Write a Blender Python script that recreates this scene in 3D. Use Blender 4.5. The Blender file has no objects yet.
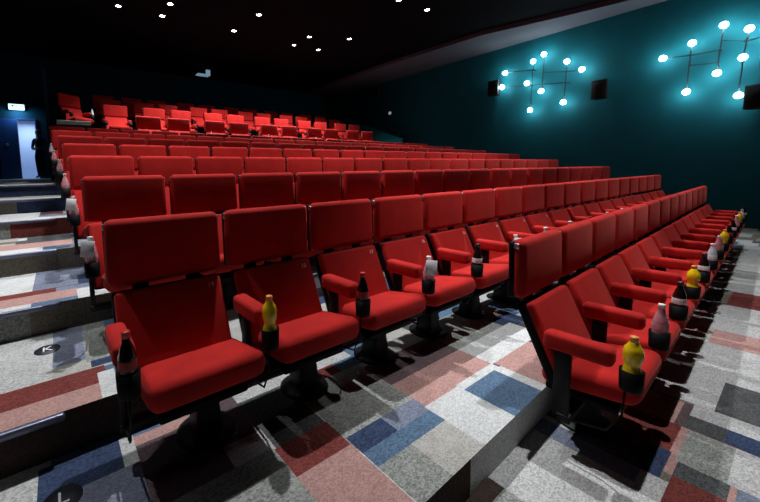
import bpy, bmesh, math, random
from mathutils import Vector, Matrix

# ------------------------------------------------------------------ camera, world, exposure
SC = bpy.context.scene
COL = SC.collection
cd = bpy.data.cameras.new('camera')
cam = bpy.data.objects.new('camera', cd)
COL.objects.link(cam)
YAW, PITCH, ROLL = 0.592, -0.096, -0.021
fw = Vector((math.sin(YAW) * math.cos(PITCH), math.cos(YAW) * math.cos(PITCH), math.sin(PITCH)))
r0 = Vector((math.cos(YAW), -math.sin(YAW), 0))
u0 = r0.cross(fw)
rt = r0 * math.cos(ROLL) + u0 * math.sin(ROLL)
up = -r0 * math.sin(ROLL) + u0 * math.cos(ROLL)
cam.matrix_world = Matrix(((rt.x, up.x, -fw.x, 0.513), (rt.y, up.y, -fw.y, -1.776), (rt.z, up.z, -fw.z, 1.436), (0, 0, 0, 1)))
cd.sensor_fit = 'HORIZONTAL'
cd.sensor_width = 36
cd.lens = 348.291 / 760 * 36
cd.shift_x = (380 - 292.447) / 760
cd.shift_y = (206.681 - 251) / 760
cd.clip_start = 0.02
SC.camera = cam
W = bpy.data.worlds.new('world')
SC.world = W
W.use_nodes = True
W.node_tree.nodes['Background'].inputs[0].default_value = (0.35, 0.5, 0.7, 1)
W.node_tree.nodes['Background'].inputs[1].default_value = 0.004
SC.view_settings.view_transform = 'Standard'
SC.view_settings.look = 'None'
SC.view_settings.gamma = 1
SC.view_settings.exposure = 0.0
DOWN_W = 640.0          # watts of one ceiling downlight
GLOBE_E = 50.0          # emission of a wall globe

# lamp grid of the ceiling: (x, y, watts factor, cone in degrees)
CEIL_Z = 5.58
DOWN = [(2.05, 7.89, 1.0, 66), (5.19, 6.55, .05, 50), (5.06, 7.82, 1.7, 122), (8.14, 7.81, 1.7, 122), (8.37, 6.55, .05, 50), (8.75, 4.05, .7, 75),
        (2.05, 4.05, .6, 85), (5.4, 4.05, .6, 75), (2.05, 1.3, 1.35, 80), (5.2, 1.3, 1.5, 80), (8.6, 1.3, 1.4, 80),
        (3.7, -1.05, 1.15, 54), (6.7, -1.05, .62, 60), (9.8, -1.05, .5, 65), (-.35, 1.2, .45, 70), (-.6, -1.45, .40, 38), (3.08, 7.9, .8, 76), (-.45, 3.7, .65, 75)]  # the lamps over the aisle steps are unseen fill, added to brighten the treads
SMALL = [(3.08, 7.14), (7.18, 7.85), (7.2, 7.06), (7.69, 4.09)]

random.seed(4)
PI = math.pi

# ------------------------------------------------------------------ materials
def new_mat(name):
    m = bpy.data.materials.new(name)
    m.use_nodes = True
    return m, m.node_tree, m.node_tree.nodes['Principled BSDF']

def plain(name, col, rough=.6, metal=0, spec=.5, emit=None, es=0, trans=0, coat=0):
    m, nt, b = new_mat(name)
    b.inputs['Base Color'].default_value = (*col, 1)
    b.inputs['Roughness'].default_value = rough
    b.inputs['Metallic'].default_value = metal
    b.inputs['Specular IOR Level'].default_value = spec
    b.inputs['Transmission Weight'].default_value = trans
    b.inputs['Coat Weight'].default_value = coat
    if emit:
        b.inputs['Emission Color'].default_value = (*emit, 1)
        b.inputs['Emission Strength'].default_value = es
    return m

def noisy(name, c1, c2, scale, rough=.9, bump=.2, bscale=None, spec=.2, sheen=0, detail=3, lo=.35, hi=.65):
    m, nt, b = new_mat(name)
    tc = nt.nodes.new('ShaderNodeTexCoord')
    n = nt.nodes.new('ShaderNodeTexNoise')
    n.inputs['Scale'].default_value = scale
    n.inputs['Detail'].default_value = detail
    nt.links.new(tc.outputs['Object'], n.inputs['Vector'])
    r = nt.nodes.new('ShaderNodeValToRGB')
    r.color_ramp.elements[0].position = lo
    r.color_ramp.elements[1].position = hi
    r.color_ramp.elements[0].color = (*c1, 1)
    r.color_ramp.elements[1].color = (*c2, 1)
    nt.links.new(n.outputs['Fac'], r.inputs['Fac'])
    nt.links.new(r.outputs['Color'], b.inputs['Base Color'])
    b.inputs['Roughness'].default_value = rough
    b.inputs['Specular IOR Level'].default_value = spec
    if sheen:
        b.inputs['Sheen Weight'].default_value = sheen
        b.inputs['Sheen Tint'].default_value = (1, .25, .2, 1)
        b.inputs['Sheen Roughness'].default_value = .4
    if bump:
        n2 = nt.nodes.new('ShaderNodeTexNoise')
        n2.inputs['Scale'].default_value = bscale or scale * 3
        nt.links.new(tc.outputs['Object'], n2.inputs['Vector'])
        bp = nt.nodes.new('ShaderNodeBump')
        bp.inputs['Strength'].default_value = bump
        bp.inputs['Distance'].default_value = .01
        nt.links.new(n2.outputs['Fac'], bp.inputs['Height'])
        nt.links.new(bp.outputs['Normal'], b.inputs['Normal'])
    return m

def carpet(name, col, var):
    """woven carpet tile: speckled loops in fine rows"""
    m, nt, b = new_mat(name)
    tc = nt.nodes.new('ShaderNodeTexCoord')
    mp = nt.nodes.new('ShaderNodeMapping')
    mp.inputs['Scale'].default_value = (1, 1.6, 1)
    nt.links.new(tc.outputs['Object'], mp.inputs['Vector'])
    v = nt.nodes.new('ShaderNodeTexVoronoi')
    v.inputs['Scale'].default_value = 105
    nt.links.new(mp.outputs['Vector'], v.inputs['Vector'])
    n = nt.nodes.new('ShaderNodeTexNoise')
    n.inputs['Scale'].default_value = 9
    n.inputs['Detail'].default_value = 6
    nt.links.new(tc.outputs['Object'], n.inputs['Vector'])
    r = nt.nodes.new('ShaderNodeValToRGB')
    r.color_ramp.elements[0].position = .1
    r.color_ramp.elements[1].position = .75
    var *= .62
    lo = tuple(c * (1 - var) for c in col)
    hi = tuple(min(1, c * (1 + var)) for c in col)
    r.color_ramp.elements[0].color = (*lo, 1)
    r.color_ramp.elements[1].color = (*hi, 1)
    sep = nt.nodes.new('ShaderNodeSeparateColor')
    nt.links.new(v.outputs['Color'], sep.inputs['Color'])
    mx = nt.nodes.new('ShaderNodeMath')
    mx.operation = 'MULTIPLY_ADD'
    mx.inputs[1].default_value = .6
    nt.links.new(sep.outputs[0], mx.inputs[0])
    m2 = nt.nodes.new('ShaderNodeMath')
    m2.operation = 'MULTIPLY'
    m2.inputs[1].default_value = .4
    nt.links.new(n.outputs['Fac'], m2.inputs[0])
    nt.links.new(m2.outputs[0], mx.inputs[2])
    nt.links.new(mx.outputs[0], r.inputs['Fac'])
    nt.links.new(r.outputs['Color'], b.inputs['Base Color'])
    b.inputs['Roughness'].default_value = .95
    b.inputs['Specular IOR Level'].default_value = .1
    bp = nt.nodes.new('ShaderNodeBump')
    bp.inputs['Strength'].default_value = .5
    bp.inputs['Distance'].default_value = .006
    nt.links.new(v.outputs['Distance'], bp.inputs['Height'])
    nt.links.new(bp.outputs['Normal'], b.inputs['Normal'])
    return m

RED = noisy('red_velour', (.36, .009, .007), (.46, .013, .010), 6, rough=.85, bump=.15, bscale=260, sheen=.22)
BLACK = plain('black_plastic', (.0035, .0035, .004), .6, spec=.12)
STEEL = plain('black_steel', (.0045, .0045, .0055), .5, spec=.25)
METAL = plain('brushed_bracket', (.55, .55, .58), .35, 1)
WHITE_T = plain('white_stitching', (.75, .7, .66), .8)
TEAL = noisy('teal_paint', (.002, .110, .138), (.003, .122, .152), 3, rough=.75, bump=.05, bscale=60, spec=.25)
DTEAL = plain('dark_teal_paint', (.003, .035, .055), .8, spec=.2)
NAVYWALL = plain('exit_glow_navy', (.005, .028, .060), .7, spec=.2)  # blue tone imitates the exit's bluish glow on the partition
CEILM = plain('black_ceiling_paint', (.005, .005, .0065), .95, spec=.05)
SOFFIT = plain('grey_soffit_paint', (.11, .11, .13), .8, spec=.2)
CARP = {
    'light': carpet('carpet_light', (.42, .42, .41), .55), 'pale': carpet('carpet_pale', (.38, .37, .34), .4),
    'white': carpet('carpet_white', (.52, .53, .52), .38), 'gray': carpet('carpet_grey', (.24, .25, .23), .75),
    'dgray': carpet('carpet_dark_grey', (.075, .078, .078), .75), 'taupe': carpet('carpet_taupe', (.16, .14, .11), .5),
    'navy': carpet('carpet_navy', (.033, .048, .095), .7), 'blue': carpet('carpet_blue', (.085, .14, .215), .6),
    'steel': carpet('carpet_steel_blue', (.17, .19, .25), .5), 'red': carpet('carpet_red', (.16, .040, .034), .6),
    'dred': carpet('carpet_dark_red', (.105, .022, .020), .6), 'pink': carpet('carpet_pink', (.40, .235, .21), .4),
    'mauve': carpet('carpet_mauve', (.10, .07, .075), .5), 'brown': carpet('carpet_brown', (.055, .038, .032), .5),
}
CNAMES = list(CARP)

# ------------------------------------------------------------------ helpers
def obj(name, me, mat=None, parent=None, loc=(0, 0, 0), rot=(0, 0, 0)):
    if isinstance(me, bmesh.types.BMesh):
        b = me
        me = bpy.data.meshes.new(name)
        b.to_mesh(me)
        b.free()
    if mat and not me.materials:
        me.materials.append(mat)
    o = bpy.data.objects.new(name, me)
    COL.objects.link(o)
    o.location = loc
    o.rotation_euler = rot
    if parent:
        o.parent = parent
    return o

def smooth(me, ang=None):
    for p in me.polygons:
        p.use_smooth = True
    return me

def thing(name, label, cat, loc=(0, 0, 0), rz=0, group=None):
    o = bpy.data.objects.new(name, None)
    COL.objects.link(o)
    o.empty_display_size = .1
    o.location = loc
    o.rotation_euler = (0, 0, rz)
    return tag(o, label, cat, group)

def tag(o, label, cat, group=None, kind=None):
    o['label'] = label
    o['category'] = cat
    if group:
        o['group'] = group
    if kind:
        o['kind'] = kind
    return o

def struct(o, label=None, cat=None):
    o['kind'] = 'structure'
    if label:
        o['label'] = label
        o['category'] = cat
    return o

def box(bm, c, s, bev=0, seg=2, M=None, taper=None):
    """box centred at c with size s; bev rounds every edge; taper(v) edits verts first"""
    r = bmesh.ops.create_cube(bm, size=1)
    vs = r['verts']
    for v in vs:
        v.co = Vector((v.co.x * s[0], v.co.y * s[1], v.co.z * s[2]))
        if taper:
            taper(v)
        v.co += Vector(c)
    if bev:
        es = list({e for v in vs for e in v.link_edges})
        r2 = bmesh.ops.bevel(bm, geom=es, offset=bev, segments=seg, profile=.5, affect='EDGES')
        vs = [v for v in bm.verts if v in set(r2['verts'])] if False else None
    return vs

def boxmesh(name, c, s, bev=0, seg=3, taper=None, rot=None, sm=True):
    bm = bmesh.new()
    box(bm, (0, 0, 0), s, bev, seg, taper=taper)
    if rot:
        bmesh.ops.rotate(bm, cent=(0, 0, 0), matrix=Matrix.Rotation(rot, 3, 'X'), verts=bm.verts)
    bmesh.ops.translate(bm, vec=c, verts=bm.verts)
    me = bpy.data.meshes.new(name)
    bm.to_mesh(me)
    bm.free()
    if sm and bev:
        smooth(me)
    return me

def lathe(bm, prof, seg=16, c=(0, 0, 0)):
    rings = []
    for r, z in prof:
        if r < 1e-5:
            rings.append([bm.verts.new((c[0], c[1], c[2] + z))])
        else:
            rings.append([bm.verts.new((c[0] + r * math.cos(2 * PI * i / seg), c[1] + r * math.sin(2 * PI * i / seg), c[2] + z)) for i in range(seg)])
    for a, b in zip(rings, rings[1:]):
        for i in range(seg):
            j = (i + 1) % seg
            if len(a) == 1 and len(b) == 1:
                continue
            if len(a) == 1:
                bm.faces.new((a[0], b[j], b[i]))
            elif len(b) == 1:
                bm.faces.new((a[i], a[j], b[0]))
            else:
                bm.faces.new((a[i], a[j], b[j], b[i]))
    bmesh.ops.recalc_face_normals(bm, faces=bm.faces)

def lathemesh(name, prof, seg=16, c=(0, 0, 0)):
    bm = bmesh.new()
    lathe(bm, prof, seg, c)
    me = bpy.data.meshes.new(name)
    bm.to_mesh(me)
    bm.free()
    return smooth(me)

def tubemesh(name, pts, r, seg=8):
    bm = bmesh.new()
    rings = []
    pts = [Vector(p) for p in pts]
    for i, p in enumerate(pts):
        d = (pts[min(i + 1, len(pts) - 1)] - pts[max(i - 1, 0)]).normalized()
        a = d.orthogonal().normalized()
        b = d.cross(a)
        rings.append([bm.verts.new(p + (a * math.cos(2 * PI * k / seg) + b * math.sin(2 * PI * k / seg)) * r) for k in range(seg)])
    for A, B in zip(rings, rings[1:]):
        # align ring starts
        off = min(range(seg), key=lambda o: (A[0].co - B[o].co).length)
        for k in range(seg):
            bm.faces.new((A[k], A[(k + 1) % seg], B[(k + 1 + off) % seg], B[(k + off) % seg]))
    bm.faces.new(rings[0][::-1])
    bm.faces.new(rings[-1])
    bmesh.ops.recalc_face_normals(bm, faces=bm.faces)
    me = bpy.data.meshes.new(name)
    bm.to_mesh(me)
    bm.free()
    return smooth(me)

def textmesh(name, s, size, depth=.0008):
    c = bpy.data.curves.new(name, 'FONT')
    c.body = s
    c.size = size
    c.extrude = depth
    c.align_x = 'CENTER'
    c.align_y = 'CENTER'
    o = bpy.data.objects.new(name + '_tmp', c)
    COL.objects.link(o)
    bpy.context.view_layer.update()
    me = bpy.data.meshes.new_from_object(o.evaluated_get(bpy.context.evaluated_depsgraph_get()))
    bpy.data.objects.remove(o)
    bpy.data.curves.remove(c)
    return me

# ------------------------------------------------------------------ the stepped floor
XL, XR = -1.25, 13.2          # inner faces of the side walls
YB, YF = 13.2, -7.0
FLOOR = {'A': 0.0, 'B': .182, 'C': .388, 'D': .587, 'E': .782, 'F': .973, 'G': 1.159, 'H': 1.339}
NOSE = {'C': .038, 'D': 1.060, 'E': 2.082, 'F': 3.104, 'G': 4.126, 'H': 5.148}
edgeB = lambda x: -1.03 + .030 * (x - 2.0)

PATCH = {
    'B': [('navy', .36, -.20, .67, 0), ('light', -.3, -.25, .36, .038), ('steel', .38, -.52, .75, -.2), ('light', .67, -.2, .73, .0), ('pink', .73, -.10, 1.06, -.03),
          ('mauve', .73, -.48, 1.06, -.10), ('light', .3, -1.03, .75, -.52), ('gray', .75, -1.03, 1.25, -.48), ('light', 1.25, -.10, 2.1, .04),
          ('dgray', 1.26, -.49, 1.55, -.10), ('red', 1.25, -.67, 1.555, -.49), ('pink', 1.25, -1.03, 1.555, -.67), ('gray', 1.555, -.63, 2.06, -.2),
          ('navy', 1.56, -.74, 1.80, -.63), ('steel', 1.80, -.74, 2.05, -.63), ('blue', 1.56, -.83, 2.05, -.74), ('gray', 1.56, -1.03, 1.78, -.83),
          ('pale', 1.78, -1.03, 2.04, -.83), ('white', 2.05, -1.03, 2.36, -.71), ('pink', 2.06, -.71, 2.76, -.48), ('mauve', 2.06, -.48, 2.76, -.25),
          ('white', 2.36, -.75, 2.76, -.70), ('blue', 2.36, -1.03, 2.70, -.75), ('white', 2.76, -.71, 3.5, -.48), ('white', 2.70, -1.03, 2.78, -.75),
          ('pink', 2.78, -1.03, 3.27, -.71), ('gray', 2.76, -.48, 3.4, -.1)],
    'A': [('brown', 1.5, -1.10, 2.09, -1.0), ('light', 2.09, -1.62, 2.60, -.98), ('gray', 1.6, -1.62, 2.09, -1.10), ('steel', 2.60, -1.22, 2.74, -.98),
          ('light', 2.60, -1.62, 2.72, -1.42), ('dgray', 2.72, -1.39, 3.0, -1.13), ('steel', 2.60, -1.42, 2.72, -1.22), ('navy', 2.72, -1.48, 2.98, -1.39), ('red', 2.56, -1.67, 2.79, -1.51),
          ('dgray', 2.79, -1.67, 2.92, -1.51), ('gray', 2.92, -1.66, 3.27, -1.50), ('light', 2.92, -1.85, 3.27, -1.66), ('dgray', 3.28, -1.62, 3.44, -1.48), ('navy', 3.28, -1.74, 3.44, -1.62),
          ('light', 3.44, -1.75, 3.60, -1.48), ('dgray', 3.60, -1.72, 4.08, -1.555), ('light', 3.60, -1.555, 4.08, -1.3), ('light', 4.08, -1.8, 4.80, -1.3),
          ('pink', 4.80, -1.66, 5.20, -1.40), ('light', 5.2, -1.7, 6.11, -1.3), ('red', 6.11, -1.6, 6.75, -1.38), ('light', 6.75, -1.75, 7.6, -1.3), ('gray', 7.6, -1.6, 8.1, -1.3), ('light', 8.1, -1.8, 9.5, -1.2)],
    'C': [('pink', .05, .02, .62, .19), ('red', .05, .19, .66, .37), ('light', -.2, .37, .42, 1.1), ('steel', .42, .5, .58, 1.1), ('gray', .58, .45, .72, 1.1), ('white', .62, .02, .70, .3), ('navy', .60, .38, .72, .46)],
    'D': [('white', -.2, 1.04, .31, 1.14), ('blue', .31, 1.04, .58, 1.14), ('white', .58, 1.04, .68, 1.32), ('pink', -.2, 1.14, .58, 1.34), ('red', -.2, 1.34, .45, 1.46), ('white', -.4, 1.46, .3, 2.1), ('steel', .3, 1.46, .6, 2.1)],
    'E': [('white', -.4, 2.06, .36, 2.3), ('blue', .36, 2.10, .58, 2.22), ('white', .36, 2.06, .7, 2.10), ('pink', -.4, 2.3, .6, 2.62), ('dgray', .2, 2.62, .6, 3.1)],
    'F': [('white', -.4, 3.08, .7, 3.4), ('steel', .3, 3.4, .6, 3.7), ('white', -.4, 3.4, .3, 4.2)],
    'G': [('white', -.4, 4.1, .7, 4.6)],
    'H': [('white', -1.2, 5.1, .45, 6.2), ('light', -1.2, 6.2, .45, 7.2)],
}
RISER = {'B': lambda x: 'brown' if x < 1.98 else 'white', 'C': lambda x: 'brown', 'D': lambda x: 'taupe' if x > .3 else 'gray',  # B's pale riser is lifted to white in place of bounce light
         'E': lambda x: 'taupe', 'F': lambda x: 'red' if x > .12 else 'gray', 'G': lambda x: 'navy' if x > .25 else 'taupe', 'H': lambda x: 'navy'}

def tier_patches(key, x0, x1, y0, y1):
    rnd = random.Random(hash(key) % 1000 if False else sum(map(ord, key)) * 7)
    out = []
    pool = ['light', 'pale', 'gray', 'light', 'dgray', 'steel', 'navy', 'blue', 'red', 'pink', 'taupe', 'mauve', 'white']
    x = x0
    while x < x1:
        w = rnd.uniform(.28, .62)
        y = y0
        while y < y1:
            h = rnd.uniform(.14, .34)
            out.append((rnd.choice(pool), x, y, min(x + w, x1), min(y + h, y1)))
            y += h
        x += w
    return out

def build_floor():
    bm = bmesh.new()
    order = ['A', 'B', 'C', 'D', 'E', 'F', 'G', 'H']
    y0s = {'A': YF, 'B': -1.03}
    y0s.update(NOSE)
    y1s = {order[i]: y0s[order[i + 1]] for i in range(7)}
    y1s['H'] = 7.0
    def q(pts, c):
        f = bm.faces.new([bm.verts.new(p) for p in pts])
        f.material_index = CNAMES.index(c)
    for key in order:
        z = FLOOR[key]
        x0, x1, y0, y1 = XL, XR, y0s[key], y1s[key]
        rects = tier_patches(key, x0, x1, y0 if key != 'A' else -2.6, y1)
        if key == 'A':
            rects = [('gray', x0, y0, x1, -2.6)] + rects
        rects += PATCH.get(key, [])
        xs = sorted({round(min(max(v, x0), x1), 4) for r in rects for v in (r[1], r[3])} | {x0, x1})
        ys = sorted({round(min(max(v, y0), y1), 4) for r in rects for v in (r[2], r[4])} | {y0, y1})
        for i in range(len(xs) - 1):
            xm = (xs[i] + xs[i + 1]) / 2
            col = [r for r in rects if r[1] <= xm <= r[3]]
            run = None
            for j in range(len(ys) - 1):
                ym = (ys[j] + ys[j + 1]) / 2
                c = 'light'
                for r in col:
                    if r[2] <= ym <= r[4]:
                        c = r[0]
                if run and run[0] == c:
                    run[2] = ys[j + 1]
                else:
                    if run:
                        emit_quad(q, key, run, xs[i], xs[i + 1], z, y0, y1)
                    run = [c, ys[j], ys[j + 1]]
            emit_quad(q, key, run, xs[i], xs[i + 1], z, y0, y1)
            if key != 'A':
                zp = FLOOR[order[order.index(key) - 1]]
                e = edgeB if key == 'B' else (lambda x: y0)
                a, b = xs[i], xs[i + 1]
                q(((a, e(a), zp), (b, e(b), zp), (b, e(b), z), (a, e(a), z)), RISER[key](xm))
    # the raised block behind the cross aisle and the ramp beside it
    P = [(7.0, 1.88, 1.339), (8.25, 2.335, 1.88), (9.25, 2.66, 2.335), (10.25, 2.97, 2.66), (13.2, None, None)]
    for (ya, za, zb), (yb, _, _) in zip(P, P[1:]):
        q(((.5, ya, za), (XR, ya, za), (XR, yb, za), (.5, yb, za)), 'dgray')
        q(((.5, ya, zb), (XR, ya, zb), (XR, ya, za), (.5, ya, za)), 'brown')
        q(((.5, ya, 1.3), (.5, yb, 1.3), (.5, yb, za), (.5, ya, za)), 'brown')
    q(((XL, 7.0, 1.339), (.5, 7.0, 1.339), (.5, YB, 1.44), (XL, YB, 1.44)), 'light')
    me = bpy.data.meshes.new('floor')
    bm.to_mesh(me)
    bm.free()
    for c in CNAMES:
        me.materials.append(CARP[c])
    return struct(obj('floor', me))

def emit_quad(q, key, run, xa, xb, z, y0, y1):
    c, ya, yb = run
    fa = lambda x, y: edgeB(x) if (key == 'B' and y <= y0 + 1e-6) or (key == 'A' and y >= y1 - 1e-6) else y
    if key == 'A' and yb > -1.15 and yb < y1 - 1e-6:
        # rows just in front of the slanted step follow it
        pass
    q(((xa, fa(xa, ya), z), (xb, fa(xb, ya), z), (xb, fa(xb, yb), z), (xa, fa(xa, yb), z)), c)

floor = build_floor()

# metal nosings on the aisle steps
NOSEM = plain('anodised_nosing', (.16, .17, .24), .38, .8)
for i, (k, y) in enumerate(NOSE.items()):
    bm = bmesh.new()
    xe = .47 if k != 'H' else .50
    box(bm, ((XL + xe) / 2, y - .012, FLOOR[k] - .016), (xe - XL, .032, .036), .012, 3)
    me = bpy.data.meshes.new('trim_%d' % (i + 1))
    bm.to_mesh(me); bm.free(); smooth(me)
    struct(obj('trim_%d' % (i + 1), me, NOSEM))

# ------------------------------------------------------------------ room shell
def wallbox(name, a, b, mat):
    c = [(p + q) / 2 for p, q in zip(a, b)]
    s = [abs(q - p) for p, q in zip(a, b)]
    return struct(obj(name, boxmesh(name, c, s, sm=False), mat))

wallbox('wall_right', (XR, YF, -.2), (XR + .2, YB + .2, 6.4), TEAL)
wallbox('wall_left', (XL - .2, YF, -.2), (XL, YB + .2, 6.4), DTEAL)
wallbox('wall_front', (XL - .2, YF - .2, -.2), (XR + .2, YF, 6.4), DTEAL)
# back wall with the exit opening at its left end
DX0, DX1, DZ0, DZ1 = -.45, .03, 1.44, 3.42
bm = bmesh.new()
box(bm, ((DX1 + XR + .2) / 2, YB + .1, 3.0), (XR + .2 - DX1, .2, 6.8))
box(bm, ((XL - .2 + DX0) / 2, YB + .1, 3.0), (DX0 - XL + .2, .2, 6.8))
box(bm, ((DX0 + DX1) / 2, YB + .1, (DZ1 + 6.4) / 2), (DX1 - DX0, .2, 6.4 - DZ1))
box(bm, ((DX0 + DX1) / 2, YB + .1, (DZ0 - .2) / 2), (DX1 - DX0, .2, DZ0 + .2))
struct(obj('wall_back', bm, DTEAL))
# corridor behind the exit
CORR = plain('pale_corridor_paint', (.55, .62, .75), .8)
bm = bmesh.new()
box(bm, ((DX0 + DX1) / 2, YB + 1.65, 2.5), (1.6, .1, 2.6))
box(bm, (DX0 - .45, YB + .9, 2.5), (.1, 1.4, 2.6))
box(bm, (DX1 + .45, YB + .9, 2.5), (.1, 1.4, 2.6))
box(bm, ((DX0 + DX1) / 2, YB + .9, DZ0 - .05), (1.6, 1.4, .1))
struct(obj('wall_corridor', bm, CORR))
ll = bpy.data.lights.new('corridor_light', 'AREA')
ll.energy = 22; ll.color = (.55, .72, 1); ll.size = .6
lo = bpy.data.objects.new('corridor_light', ll); COL.objects.link(lo)
lo.location = ((DX0 + DX1) / 2, YB + .9, 3.5)

# ceiling: black field, with the lower grey strip along the right wall
bm = bmesh.new()
box(bm, ((XL + XR) / 2, (YF + YB) / 2, CEIL_Z + .05), (XR - XL + .4, YB - YF + .4, .1))
struct(obj('ceiling', bm, CEILM))
bm = bmesh.new()
inner = [(13.15, -3.0), (12.9, -.6), (12.38, .97), (11.97, 2.37), (11.42, 4.09), (11.3, 7.0), (11.3, YB)]
for z in (5.45, 5.60):
    for x, y in inner:
        bm.verts.new((x, y, z)); bm.verts.new((XR + .05, y, z))
bm.verts.ensure_lookup_table()
n = len(inner)
for i in range(n - 1):
    a = 2 * i
    bm.faces.new([bm.verts[k] for k in (a, a + 2, a + 3, a + 1)])
    b = a + 2 * n
    bm.faces.new([bm.verts[k] for k in (b, b + 1, b + 3, b + 2)])
    bm.faces.new([bm.verts[k] for k in (a, b, b + 2, a + 2)])
bmesh.ops.recalc_face_normals(bm, faces=bm.faces)
struct(obj('trim_7', bm, SOFFIT))

# doors beside the exit
DOORM = plain('navy_door_paint', (.015, .055, .17), .5)
d = obj('door_1', boxmesh('door_1', (-.72, YB - .03, 2.43), (.50, .05, 1.98), .006, 1, sm=False), DOORM)
struct(d)
obj('door_handle', lathemesh('door_handle', [(0, .02), (.035, .018), (.045, .008), (.045, 0), (0, 0)], 16), METAL, d, (-.76, YB - .055, 2.57), (PI / 2, 0, 0))
bm = bmesh.new()
for x in (DX0 - .02, DX1 + .02):
    box(bm, (x, YB - .02, 2.43), (.04, .06, 1.98))
box(bm, ((DX0 + DX1) / 2, YB - .02, DZ1 + .02), (DX1 - DX0 + .08, .06, .04))
struct(obj('door_2', bm, DOORM))
# partition between the corridor ramp and the raised seats
wallbox('wall_partition', (.40, 9.2, 1.30), (.47, YB, 4.2), NAVYWALL)

# ------------------------------------------------------------------ seats
P = .60
ARM_X = .270
def seat_meshes():
    M = {}
    def cush(v):
        if v.co.y < 0:
            v.co.x = v.co.x * 1.02 + .012
            if v.co.z > 0:
                v.co.z += .068
            else:
                v.co.z += .05
    M['cushion'] = boxmesh('cushion', (.038, -.262, .340), (.508, .39, .115), .053, 4, cush)
    M['seat_pan'] = boxmesh('seat_pan', (.038, -.23, .266), (.40, .30, .04), .012, 2)
    TL = -.42
    M['backrest'] = boxmesh('backrest', (0, -.105, .515), (.512, .055, .44), .020, 3, rot=TL)
    M['back_shell'] = boxmesh('back_shell', (0, -.072, .505), (.526, .050, .455), .015, 2, rot=TL)
    def hd(v):
        if v.co.z > 0:
            v.co.x *= .99
    M['headrest'] = boxmesh('headrest', (.004, .034, .895), (.562, .074, .322), .036, 5, hd, rot=-.03)
    M['headrest_shell'] = boxmesh('headrest_shell', (.004, .064, .890), (.560, .032, .308), .012, 2, rot=-.03)
    M['bracket'] = boxmesh('bracket', (0, .042, 1.022), (.006, .026, .03), .002, 1)
    M['headrest_post'] = boxmesh('headrest_post', (0, .028, .730), (.075, .02, .16), .006, 2)
    M['armrest'] = boxmesh('armrest', (0, -.240, .576), (.082, .27, .088), .024, 4)
    M['arm_post'] = boxmesh('arm_post', (0, -.185, .365), (.028, .070, .36), .008, 2)
    M['frame_bar'] = boxmesh('frame_bar', (0, -.20, .188), (.58, .06, .040), .008, 2)
    def ped(v):
        k = 1.0 if v.co.z < 0 else .7
        v.co.y *= k
        v.co.x *= k
    M['pedestal'] = boxmesh('pedestal', (.09, -.19, .125), (.14, .15, .25), .02, 2, ped)
    M['base'] = lathemesh('base', [(0, .024), (.07, .022), (.12, .015), (.142, .005), (.142, 0), (0, 0)], 24, (.09, -.19, 0))
    M['cup_holder'] = lathemesh('cup_holder', [(0, 0), (.038, 0), (.040, .01), (.0425, .092), (.0395, .092), (.037, .012), (0, .012)], 20, (0, -.432, .455))
    M['cup_stem'] = tubemesh('cup_stem', [(0, -.415, .457), (0, -.41, .32), (0, -.36, .22), (0, -.22, .19)], .005, 6)
    return M
SM = seat_meshes()
SHARED = ['cushion', 'backrest', 'headrest']

def make_seat(label):
    t = thing('cinema_seat', label, 'seat', group='cinema seats in rows')
    obj('cushion', SM['cushion'], RED, t)
    obj('seat_pan', SM['seat_pan'], BLACK, t)
    obj('backrest', SM['backrest'], RED, t)
    obj('back_shell', SM['back_shell'], BLACK, t)
    h = obj('headrest', SM['headrest'], RED, t)
    obj('headrest_shell', SM['headrest_shell'], BLACK, h)
    for s in (-1, 1):
        obj('bracket', SM['bracket'], METAL, h, (s * .279 + .004, 0, 0))
        obj('headrest_post', SM['headrest_post'], BLACK, t, (s * .13, 0, 0))
    obj('pedestal', SM['pedestal'], STEEL, t)
    obj('base', SM['base'], STEEL, t)
    obj('frame_bar', SM['frame_bar'], STEEL, t)
    add_arm(t, -1)
    return t

def add_arm(t, s):
    dx = s * ARM_X
    obj('armrest', SM['armrest'], RED, t, (dx, 0, 0))
    obj('arm_post', SM['arm_post'], STEEL, t, (dx, 0, 0))
    obj('cup_holder', SM['cup_holder'], BLACK, t, (dx, 0, 0))
    obj('cup_stem', SM['cup_stem'], STEEL, t, (dx, 0, 0))

KIDS = {}
def kids(o):
    return KIDS.setdefault(o.name, list(o.children))

def dup(src, loc, rz, label, group=None, scale=None):
    r = src.copy()
    COL.objects.link(r)
    r.location = loc
    r.rotation_euler = (0, 0, rz)
    r['label'] = label
    if group:
        r['group'] = group
    if scale:
        r.scale = scale
    for ch in kids(src):
        c = ch.copy()
        COL.objects.link(c)
        c.parent = r
        for g in kids(ch):
            e = g.copy()
            COL.objects.link(e)
            e.parent = c
    return r

ORD = ['first', 'second', 'third', 'fourth', 'fifth', 'sixth', 'seventh', 'eighth', 'ninth', 'tenth', 'eleventh', 'twelfth',
       'thirteenth', 'fourteenth', 'fifteenth', 'sixteenth', 'seventeenth', 'eighteenth', 'nineteenth', 'twentieth']
ROWN = ['front row', 'second row', 'third row', 'fourth row', 'fifth row', 'sixth row', 'seventh row', 'eighth row']
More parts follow.
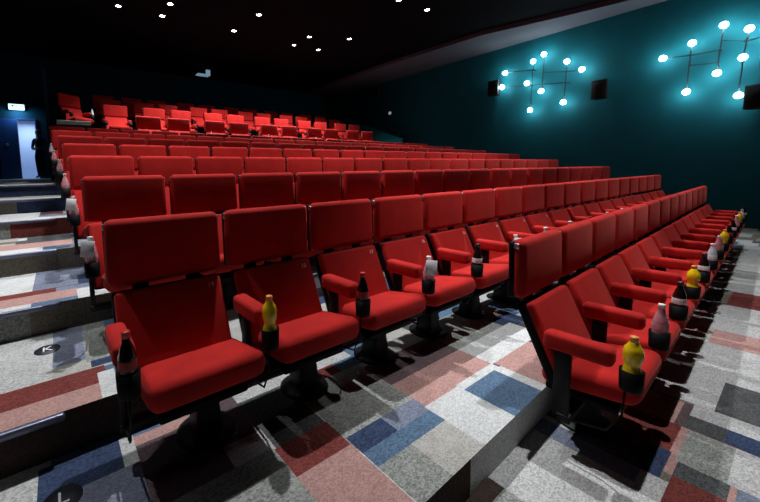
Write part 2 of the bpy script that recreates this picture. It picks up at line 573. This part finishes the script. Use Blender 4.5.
#        key: n, x0 (left edge of first headrest), y, angle
ROWS = {'A': (13, 2.525, -.965, .0283), 'B': (18, .673, 0, .0034), 'C': (18, .653, 1.018, -.0123), 'D': (18, .614, 2.036, -.0118),
        'E': (18, .591, 3.054, -.0217), 'F': (19, .555, 4.072, -.0026), 'G': (19, .503, 5.090, .0018), 'H': (19, .47, 6.108, 0)}
proto = make_seat('')
proto_r = None
SEATS = {}
def seat_pos(key, k):
    n, x0, y, a = ROWS[key]
    s = k * P + .275
    return (x0 + s * math.cos(a), y + s * math.sin(a), FLOOR[key]), a

first = True
for ri, key in enumerate(ROWS):
    n = ROWS[key][0]
    for k in range(n):
        loc, a = seat_pos(key, k)
        extra = ', beside the left aisle' if (k == 0 and key != 'A') else (', beside the open floor' if k == 0 else (', beside the right aisle' if k == n - 1 else ''))
        lab = 'red cinema seat, %s from the left in the %s%s' % (ORD[k], ROWN[ri], extra)
        if first:
            t = proto
            kids(t)
            for ch in t.children:
                kids(ch)
            t.location = loc
            t.rotation_euler = (0, 0, a)
            t['label'] = lab
            t['group'] = 'cinema seats of the ' + ROWN[ri]
            first = False
        else:
            t = dup(proto, loc, a, lab, 'cinema seats of the ' + ROWN[ri])
        SEATS[key, k] = t
    add_arm(SEATS[key, n - 1], 1)

# seat numbers stitched near the top right of the backrests
SEATNO = {}
def number_on(t, s):
    b = [c for c in t.children if c.name.startswith('backrest')][0]
    if s not in SEATNO:
        SEATNO[s] = textmesh('seat_number', s, .036)
    o = obj('seat_number', SEATNO[s], WHITE_T, b)
    # start from the face centre and go up the tilted front face
    n = Vector((0, -math.cos(-.42), -math.sin(-.42)))
    upv = Vector((0, -math.sin(-.42), math.cos(-.42)))
    o.location = Vector((.195, -.105, .515)) + n * .0278 + upv * .170
    o.rotation_euler = (PI / 2 - .42, 0, 0)
    o['label'] = 'pale stitched seat number ' + s
for k in range(8):
    number_on(SEATS['B', k], str(19 - k))

# raised block of paired seats behind the cross aisle
def with_right_arm(src, loc, rz, label, group, scale=None):
    t = dup(src, loc, rz, label, group, scale)
    add_arm(t, 1)
    return t
BACK = [('first raised row behind the cross aisle', 7.65, 1.88, [2.25 + 1.76 * i + j for i in range(5) for j in (0, .75)]),
        ('second raised row', 9.0, 2.335, [1.69] + [2.70 + 1.80 * i + j for i in range(5) for j in (0, .78)]),
        ('third raised row', 10.0, 2.66, [1.68] + [2.62 + 1.77 * i + j for i in range(5) for j in (0, .76)]),
        ('last raised row by the back wall', 11.0, 2.97, [1.62] + [2.48 + 1.79 * i + j for i in range(5) for j in (0, .80)])]
pr = None
for nm, y, z, xs in BACK:
    for k, x in enumerate(xs):
        lab = 'red cinema seat, %s from the left in the %s' % (ORD[k], nm)
        loc = (x + .29, y, z)
        if pr is None:
            pr = with_right_arm(proto, loc, 0, lab, 'paired seats of the ' + nm, (1.08, 1, 1))
            kids(pr)
        else:
            SEATS[nm, k] = dup(pr, loc, 0, lab, 'paired seats of the ' + nm, (1.08, 1, 1))
lone = dup(pr, (.92, 8.7, 2.45), .55, 'dark red seat standing alone at the left, behind the pale ledge', 'paired seats', (1, 1, 1))
lone['group'] = 'lone seat'
# raised plinth under the lone seat, with a parapet and pale ledge in front
plinth = obj('plinth', boxmesh('plinth', (.90, 8.40, 1.89), (.78, 1.7, 1.12), .01, 1, sm=False), plain('dark_plinth_paint', (.02, .02, .022), .8))
tag(plinth, 'dark raised plinth carrying the lone seat at the left end of the raised block', 'plinth')
par = obj('parapet', boxmesh('parapet', (.92, 7.46, 2.24), (.60, .14, .72), .005, 1, sm=False), plain('dark_parapet_paint', (.015, .015, .017), .8))
tag(par, 'low dark parapet wall under the pale ledge, in front of the lone seat', 'parapet')
lt = obj('ledge', boxmesh('ledge', (.92, 7.44, 2.64), (.64, .22, .08), .01, 1, sm=False), plain('pale_ledge_paint', (.42, .40, .34), .7))
tag(lt, 'pale grey ledge on top of the parapet at the left of the raised rows', 'ledge')

# ------------------------------------------------------------------ bottles
GLASS = {
    'cola': plain('dark_cola', (.012, .006, .004), .12, coat=.5), 'yellow': plain('yellow_lemonade', (.95, .62, .010), .25, coat=.3),
    'pink': plain('pink_drink', (.62, .26, .30), .2, coat=.4), 'water': plain('pale_water', (.55, .62, .68), .12, coat=.5),
}
CAPM = {'red': plain('red_cap', (.55, .03, .02), .4), 'orange': plain('orange_cap', (.85, .30, .06), .4), 'white': plain('white_cap', (.80, .78, .76), .4), 'black': plain('black_cap', (.02, .02, .02), .4)}
LABM = {'red': plain('red_label', (.40, .03, .03), .5), 'white': plain('white_label', (.88, .87, .88), .5), 'yellow': plain('amber_label', (.70, .36, .02), .5), 'pink': plain('pink_label', (.62, .34, .38), .5)}
straight = [(0, 0), (.028, .002), (.031, .012), (.031, .122), (.029, .135), (.021, .165), (.014, .185), (.0125, .20), (0, .20)]
waisted = [(0, 0), (.027, .002), (.031, .012), (.032, .055), (.030, .075), (.024, .095), (.025, .105), (.031, .125), (.032, .15), (.027, .172), (.016, .190), (.0125, .20), (0, .20)]
straight = [(r * 1.04, z * 1.06) for r, z in straight]
waisted = [(r * 1.1, z * 1.06) for r, z in waisted]
BM = {'straight': lathemesh('bottle_body', straight, 18), 'waisted': lathemesh('bottle_body_waisted', waisted, 18)}
CAPMESH = lathemesh('cap', [(0, .025), (.0145, .024), (.0155, .02), (.0155, 0), (0, 0)], 14, (0, 0, .208))
LABMESH = lathemesh('bottle_label', [(.0330, .092), (.0333, .093), (.0333, .128), (.0330, .129)], 18)
TAGMESH = boxmesh('neck_tag', (0, 0, 0), (.075, .003, .095), .001, 1)
BK = {'cola': ('straight', 'cola', 'red', 'red', 'dark cola bottle, red cap,'),
      'colaw': ('straight', 'cola', 'black', 'white', 'dark bottle, white label,'),
      'yellow': ('waisted', 'yellow', 'orange', None, 'waisted yellow lemonade bottle'),
      'pink': ('straight', 'pink', 'white', 'pink', 'pink drink bottle'),
      'white': ('straight', 'water', 'white', 'white', 'pale water bottle'),
      'tag': ('straight', 'pink', 'white', 'pink', 'pink bottle with white neck card')}
BPROTO = {}
def bottle(kind, loc, where, grp, tilt=0):
    shp, liq, cap, lab, txt = BK[kind]
    label = '%s %s' % (txt, where)
    if kind not in BPROTO:
        t = thing('drink_bottle', label, 'bottle', group=grp)
        obj('bottle_body', BM[shp].copy() if False else mesh_with(BM[shp], GLASS[liq]), None, t)
        obj('cap', mesh_with(CAPMESH, CAPM[cap]), None, t)
        if lab:
            obj('bottle_label', mesh_with(LABMESH, LABM[lab]), None, t)
        if kind == 'tag':
            obj('neck_tag', mesh_with(TAGMESH, LABM['white']), None, t, (-.020, -.034, .165), (-.12, .10, -.5))
        BPROTO[kind] = t
        kids(t)
        for ch in t.children:
            kids(ch)
        t.location = loc
    else:
        t = dup(BPROTO[kind], loc, 0, label, grp)
    return t
def mesh_with(me, mat):
    m = me.copy()
    m.materials.clear()
    m.materials.append(mat)
    return m
def cup_at(key, k):
    """centre of the cup of seat k's left arm (k may be n for the last right arm)"""
    loc, a = seat_pos(key, k)
    dx, dy = -ARM_X, -.432
    if k == ROWS[key][0]:
        loc, a = seat_pos(key, k - 1)
        dx = ARM_X
    return (loc[0] + dx * math.cos(a) - dy * math.sin(a), loc[1] + dx * math.sin(a) + dy * math.cos(a), loc[2] + .455 + .0125)
def where(key, k):
    n = ROWS[key][0]
    rn = ROWN[list(ROWS).index(key)]
    if k == n:
        return 'at the far right end of the ' + rn
    return 'left of the %s seat in the %s' % (ORD[k], rn)
BOT = {'A': ['yellow', 'pink', 'colaw', 'yellow', 'colaw', 'white', 'pink', 'yellow', 'cola', 'colaw', 'pink', 'yellow', 'white', 'colaw'],
       'B': ['cola', 'yellow', 'cola', 'tag', 'colaw', 'tag', 'white', 'white', 'cola', 'white', 'white', 'colaw', 'white', 'white', 'pink', 'white', 'yellow', 'white', 'white'],
       'C': ['tag', 'cola', 'white', 'pink', 'white', 'white', 'cola', 'white', 'yellow', 'pink', 'white', 'cola', 'white', 'white', 'pink', 'white', 'cola', 'white'],
       'D': ['tag'], 'E': ['pink'], 'F': ['pink'], 'G': ['pink'], 'H': ['white']}
for key, l in BOT.items():
    for k, kd in enumerate(l):
        bottle(kd, cup_at(key, k), where(key, k), 'drink bottles in the cup holders')
for nm, k in ((BACK[1][0], 1), (BACK[0][0], 2), (BACK[0][0], 4), (BACK[0][0], 6)):
    s = SEATS[nm, k]
    bottle('white', (s.location.x - ARM_X * 1.08, s.location.y - .432, s.location.z + .4675), 'by the %s seat in the %s' % (ORD[k], nm.replace(' behind the cross aisle', '')), 'drink bottles in the cup holders')
bottle('white', (.92 + ARM_X * math.cos(.55) + .432 * math.sin(.55), 8.7 + ARM_X * math.sin(.55) - .432 * math.cos(.55), 2.45 + .4675), 'in the cup holder of the lone dark seat', 'drink bottles in the cup holders')

# ------------------------------------------------------------------ row letters on the floor
DISC = plain('black_vinyl_disc', (.012, .016, .022), .5)
LETT = plain('white_vinyl', (.8, .82, .82), .6)
for s, x, y, z in (('K', .392, .772, .388), ('L', .445, -.222, .182)):
    t = thing('row_marker', 'round black floor disc with a white letter %s beside the %s row' % (s, 'third' if s == 'K' else 'second'), 'floor sign', (x, y, z), group='row markers in the aisle')
    obj('disc', lathemesh('disc', [(0, .004), (.066, .004), (.068, .0), (0, 0)], 28), DISC, t)
    obj('letter', textmesh('letter', s, .09, .001), LETT, t, (0, 0, .005))

# ------------------------------------------------------------------ ceiling downlights
RING = plain('black_lamp_ring', (.02, .02, .02), .5)
LENS = plain('lit_lens', (1, 1, 1), .3, emit=(.92, .96, 1), es=60)
LENS2 = plain('dim_lens', (1, 1, 1), .3, emit=(.9, .95, 1), es=4)
ringm = lathemesh('ring', [(.060, .0), (.085, .0), (.090, .01), (.090, .03), (.060, .03), (.060, 0)], 24)
lensm = lathemesh('lens', [(0, .012), (.058, .012), (.058, .02), (0, .02)], 20)
DTXT = ['furthest left near the back', 'in the middle above the cross aisle', 'in the middle nearest the back wall', 'right of the middle nearest the back wall',
        'right of the middle above the cross aisle', 'above the right half of the sixth row', 'above the left end of the sixth row', 'above the middle of the sixth row',
        'above the left end of the third row', 'above the middle of the third row', 'above the right part of the third row', 'above the left end of the front row',
        'above the middle of the front row', 'above the right end of the front row', 'added unseen as fill over the lower steps of the left aisle', 'above the left end of the open front floor', 'left of the middle near the back, second from the left', 'added unseen as fill over the upper steps of the left aisle']
for i, (x, y, k, cone) in enumerate(DOWN):
    t = thing('ceiling_downlight', 'bright round ceiling downlight ' + DTXT[i], 'ceiling light', (x, y, CEIL_Z - .03), group='bright ceiling downlights')
    obj('ring', ringm, RING, t)
    obj('lens', lensm, LENS, t)
    L = bpy.data.lights.new('downlight', 'SPOT')
    L.energy = DOWN_W * k
    L.color = (.96, .97, 1)
    L.spot_size = math.radians(cone)
    L.spot_blend = .8
    L.shadow_soft_size = .05
    o = bpy.data.objects.new('downlight', L)
    COL.objects.link(o)
    o.parent = t
    o.location = (0, 0, -.02)
for i, (x, y) in enumerate(SMALL):
    t = thing('ceiling_spotlight', 'small dim ceiling spot %s' % ['left of the middle', 'among the middle lights, farther of two', 'among the middle lights, nearer of two', 'left of the bright light above the right middle rows'][i],
              'ceiling light', (x, y, CEIL_Z - .03), group='dim ceiling spots')
    obj('ring', ringm, RING, t)
    obj('lens', lensm, LENS2, t)

# ------------------------------------------------------------------ wall lamps on the right wall
GLOBE = plain('lit_globe', (1, 1, 1), .3, emit=(.72, .93, 1), es=GLOBE_E)
ROD = plain('dark_bronze_rod', (.02, .03, .035), .5, .5)
def wall_lamp(label, globes, rods):
    xw = XR - .24
    K = (xw - .513) / (XR - .513)
    sc = lambda q: (-1.776 + (q[0] + 1.776) * K, 1.436 + (q[1] - 1.436) * K)
    globes = [sc(q) for q in globes]
    rods = [[sc(q) for q in pts] for pts in rods]
    ym = sum(g[0] for g in globes) / len(globes)
    zm = sum(g[1] for g in globes) / len(globes)
    t = thing('wall_lamp', label, 'wall lamp', (XR, ym, zm), group='branched globe wall lamps')
    gm = lathemesh('globe', [(  .066 * math.sin(PI * i / 12), -.066 * math.cos(PI * i / 12)) for i in range(13)], 20)
    for y, z in globes:
        obj('globe', gm, GLOBE, t, (xw - XR, y - ym, z - zm))
    for pts in rods:
        obj('rod', tubemesh('rod', [(xw + .03 - XR, y - ym, z - zm) for y, z in pts], .014, 8), ROD, t)
    for y, z in (rods[0][0], rods[1][0]):
        pass
    y, z = rods[0][-1]
    obj('wall_mount', tubemesh('wall_mount', [(xw + .03 - XR, y - ym, z - zm), (0, y - ym, z - zm)], .02, 8), ROD, t)
    return t
wall_lamp('branching wall lamp with ten round globes between the two middle speakers',
          [(4.17, 4.62), (3.35, 4.78), (3.06, 4.91), (2.46, 4.54), (2.09, 4.22), (4.25, 4.18), (3.50, 4.14), (3.09, 3.81), (3.38, 3.28), (2.50, 3.37)],
          [[(4.17, 4.62), (3.36, 4.53)], [(3.07, 4.38), (2.47, 4.25), (2.09, 4.22)], [(4.25, 4.18), (3.50, 4.07), (2.38, 3.93)],
           [(3.35, 4.78), (3.36, 4.53), (3.37, 4.05), (3.38, 3.28)], [(3.06, 4.91), (3.07, 4.38), (3.09, 3.81)], [(2.46, 4.54), (2.47, 4.25), (2.50, 3.37)]])
wall_lamp('branching wall lamp with globes at the right edge, nearer to the front',
          [(.47, 4.08), (0, 4.30), (-.46, 4.55), (-.82, 4.35), (-.42, 3.51), (-.77, 3.76), (.03, 3.18), (-.76, 2.95), (-1.12, 4.15)],
          [[(.47, 4.08), (.02, 4.03), (-.43, 4.02)], [(0, 4.30), (.02, 4.03), (.03, 3.18)], [(-.46, 4.55), (-.43, 4.02), (-.42, 3.51)],
           [(.03, 3.80), (-.43, 3.74)], [(-.45, 4.23), (-.80, 4.10), (-1.12, 4.15)], [(-.82, 4.35), (-.80, 4.10), (-.77, 3.76), (-.76, 2.95)]])

# speakers on the right wall, climbing with the rows
SPK = plain('speaker_black', (.012, .012, .014), .6)
GRL = noisy('speaker_grille', (.008, .008, .009), (.02, .02, .022), 300, rough=.7, bump=.3, bscale=400)
for (y, z, s, lab) in ((-1.01, 2.88, 1.0, 'black wall speaker at the right edge, lowest of the row'), (1.68, 3.58, 1, 'black wall speaker between the two globe lamps'),
                       (4.55, 4.21, 1, 'black wall speaker just left of the ten-globe lamp'), (9.9, 5.15, 1, 'black wall speaker barely visible in the dark near the back corner')):
    y, z = -1.776 + (y + 1.776) * .974, 1.436 + (z - 1.436) * .974
    t = thing('wall_speaker', lab, 'speaker', (XR, y, z), group='speakers along the right wall')
    bm = bmesh.new()
    def tp(v):
        if v.co.x > 0:
            v.co.y *= .8
    box(bm, (-.24, 0, 0), (.24, .34, .50), .015, 2, taper=tp)
    obj('cabinet', bm, SPK, t)
    obj('grille', boxmesh('grille', (-.365, 0, 0), (.012, .29, .45), .004, 1), GRL, t)
    obj('wall_bracket', boxmesh('wall_bracket', (-.06, 0, .05), (.12, .07, .10), .004, 1), METAL, t)

# small wall light and stair guard near the back right corner
t = thing('sensor_light', 'small round white light on the right wall near the back', 'wall light', (XR, 9.03, 4.04))
obj('dome', lathemesh('dome', [(.075 * math.sin(PI * i / 16), .075 * math.cos(PI * i / 16)) for i in range(9)], 16), plain('dim_white', (.8, .8, .8), .4, emit=(.8, .95, 1), es=.25), t, (0, 0, 0), (0, -PI / 2, 0))
obj('back_plate', lathemesh('back_plate', [(0, .012), (.09, .01), (.09, 0), (0, 0)], 20), BLACK, t, (0, 0, 0), (0, -PI / 2, 0))
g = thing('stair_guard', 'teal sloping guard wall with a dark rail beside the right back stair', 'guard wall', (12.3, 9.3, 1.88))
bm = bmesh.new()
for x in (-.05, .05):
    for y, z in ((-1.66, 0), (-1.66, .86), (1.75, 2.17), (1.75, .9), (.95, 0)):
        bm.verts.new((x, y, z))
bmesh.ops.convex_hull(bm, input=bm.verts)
obj('guard_panel', bm, plain('teal_with_light_in_colour', (.008, .20, .235), .7, spec=.2), g)  # teal lightened to stand in for light falling on the panel
obj('guard_rail', tubemesh('guard_rail', [(0, -1.62, 1.12), (0, 1.75, 2.31)], .035), STEEL, g)
for y, z in ((-1.5, 1.0), (0, 1.55), (1.65, 2.15)):
    obj('guard_post', tubemesh('guard_post', [(0, y, z - .15), (0, y, z + .13)], .02), STEEL, g)

# ------------------------------------------------------------------ exit sign, projector shelf, person
SIGN = plain('lit_sign_face', (.8, 1, 1), .4, emit=(.62, .95, 1), es=1.6)
SIGNI = plain('sign_symbols', (.02, .25, .25), .6)
sgn = thing('exit_sign', 'lit pale exit sign above the doorway at the far left', 'sign', (-.42, YB - .06, 3.81))
obj('housing', boxmesh('housing', (0, 0, 0), (.44, .08, .20), .008, 1), BLACK, sgn)
f = obj('face', boxmesh('face', (0, -.043, 0), (.42, .008, .18), .002, 1), SIGN, sgn)
bm = bmesh.new()
for c, s in (((-.10, 0), (.06, .10)), ((0, .035), (.025, .025)), ((0, -.005), (.028, .05)), ((-.018, -.04), (.02, .04)), ((.020, -.038), (.02, .035)), ((.03, .005), (.04, .016)), ((.11, .0), (.06, .022)), ((.135, .0), (.02, .06))):
    box(bm, (c[0], -.049, c[1]), (s[0], .003, s[1]))
obj('pictogram', bm, SIGNI, f)
sl = bpy.data.lights.new('sign_light', 'AREA')
sl.energy = 14; sl.color = (.30, .62, 1); sl.size = .3
so = bpy.data.objects.new('sign_light', sl); COL.objects.link(so)
so.parent = sgn
so.location = (0, -.12, -.06); so.rotation_euler = (math.radians(40), 0, 0)
pj = thing('wall_fixture', 'small glowing L-shaped fixture hung high before the dark back wall', 'fixture', (5.60, 11.9, 5.36))
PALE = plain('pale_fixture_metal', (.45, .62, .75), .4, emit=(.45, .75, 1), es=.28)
obj('upright', boxmesh('upright', (.20, 0, .12), (.16, .10, .24), .01, 1), PALE, pj)
obj('tray', boxmesh('tray', (-.05, -.10, -.03), (.50, .28, .04), .01, 1), PALE, pj)
obj('drop_rod', tubemesh('drop_rod', [(.2, 0, .2), (.2, 0, .22)], .02), BLACK, pj)

def person():
    t = thing('person', 'person in dark clothes standing in the lit doorway with hands held in front', 'person', (.10, YB - .38, 1.437), math.radians(-35))
    H = 1.60
    bm = bmesh.new()
    sk = bm.verts.layers.skin.verify()
    V = {}
    def v(n, co, r):
        x = bm.verts.new(co)
        x[sk].radius = (r[0], r[1]) if isinstance(r, tuple) else (r, r)
        V[n] = x
        return x
    def e(a, b):
        bm.edges.new((V[a], V[b]))
    v('pel', (0, 0, .86), (.135, .095)); v('waist', (0, 0, 1.0), (.118, .085)); v('chest', (0, .005, 1.18), (.15, .10)); v('neckb', (0, .01, 1.33), (.07, .06))
    v('neck', (0, 0, 1.385), .048); v('chin', (0, -.012, 1.44), (.062, .072)); v('head', (0, -.005, 1.51), (.072, .088)); v('crown', (0, .008, 1.58), (.05, .06))
    for a, b in (('pel', 'waist'), ('waist', 'chest'), ('chest', 'neckb'), ('neckb', 'neck'), ('neck', 'chin'), ('chin', 'head'), ('head', 'crown')):
        e(a, b)
    for s, n in ((-1, 'l'), (1, 'r')):
        v('hip' + n, (s * .085, 0, .80), .088); v('kn' + n, (s * .085, -.01, .44), .058); v('an' + n, (s * .085, .01, .08), .040); v('to' + n, (s * .095, -.13, .035), (.038, .030))
        e('pel', 'hip' + n); e('hip' + n, 'kn' + n); e('kn' + n, 'an' + n); e('an' + n, 'to' + n)
        v('sh' + n, (s * .165, .01, 1.285), .058); v('el' + n, (s * .215, -.02, 1.02), .043); v('wr' + n, (s * .065, -.20, .97), .028); v('pa' + n, (s * .02, -.235, .965), (.026, .030))
        e('neckb', 'sh' + n); e('sh' + n, 'el' + n); e('el' + n, 'wr' + n); e('wr' + n, 'pa' + n)
        for i, (dz, ln) in enumerate(((.028, .06), (.010, .07), (-.008, .065), (-.026, .05))):
            v('f%s%d' % (n, i), (s * -.015, -.262, .965 + dz), .0095); v('g%s%d' % (n, i), (s * -.015 - s * ln * .45, -.250, .955 + dz), .008)
            e('pa' + n, 'f%s%d' % (n, i)); e('f%s%d' % (n, i), 'g%s%d' % (n, i))
        v('t1' + n, (s * .035, -.235, 1.005), .010); v('t2' + n, (s * .01, -.255, 1.02), .008)
        e('wr' + n, 't1' + n); e('t1' + n, 't2' + n)
    V['pel'][sk].use_root = True
    me = bpy.data.meshes.new('body')
    bm.to_mesh(me); bm.free()
    tmp = bpy.data.objects.new('body_tmp', me)
    COL.objects.link(tmp)
    tmp.modifiers.new('s', 'SKIN').use_smooth_shade = True
    sd = tmp.modifiers.new('d', 'SUBSURF'); sd.levels = 1; sd.render_levels = 1
    bpy.context.view_layer.update()
    out = bpy.data.meshes.new_from_object(tmp.evaluated_get(bpy.context.evaluated_depsgraph_get()))
    bpy.data.objects.remove(tmp)
    out.materials.clear()
    for m in (plain('dark_uniform', (.008, .010, .018), .8), plain('skin', (.50, .30, .22), .6), plain('dark_shoe', (.006, .006, .007), .4)):
        out.materials.append(m)
    for p in out.polygons:
        c = p.center
        p.material_index = 1 if c.z > 1.37 or (c.y < -.20 and .9 < c.z < 1.06) else (2 if c.z < .09 else 0)
        p.use_smooth = True
    body = obj('body', out, None, t)
    # face: eyes, nose, mouth, ears
    dk = plain('eye_dark', (.01, .008, .008), .3)
    for s in (-1, 1):
        obj('eye', lathemesh('eye', [(.008 * math.sin(PI * i / 6), .008 * math.cos(PI * i / 6)) for i in range(7)], 8), dk, t, (s * .028, -.088, 1.515))
        obj('ear', boxmesh('ear', (s * .073, .004, 1.50), (.016, .030, .05), .007, 2), out.materials[1], t)
    obj('nose', boxmesh('nose', (0, -.098, 1.490), (.020, .026, .036), .008, 2), out.materials[1], t)
    obj('mouth', boxmesh('mouth', (0, -.088, 1.455), (.040, .008, .010), .003, 1), plain('lips', (.35, .12, .10), .5), t)
    hb = bmesh.new()
    bmesh.ops.create_uvsphere(hb, u_segments=20, v_segments=14, radius=1)
    for q in hb.verts:
        q.co = Vector((q.co.x * .086, q.co.y * .100 + .014, q.co.z * .100 + 1.53))
        if q.co.y < -.045 and q.co.z < 1.565:
            q.co.y = -.045
    hm = bpy.data.meshes.new('hair'); hb.to_mesh(hm); hb.free(); smooth(hm)
    obj('hair', hm, plain('dark_hair', (.012, .008, .006), .6), t)
    obj('collar', boxmesh('collar', (0, -.07, 1.31), (.06, .03, .07), .01, 2), plain('white_shirt', (.7, .72, .75), .8), t)
    return t
person()
# hand rail seen at the far left
h = obj('hand_rail', tubemesh('hand_rail', [(.36, 11.0, 3.65), (.36, 9.4, 3.35)], .022), plain('rail_metal', (.3, .3, .25), .4, .8))
tag(h, 'thin metal hand rail fixed to the partition at the far left', 'hand rail')
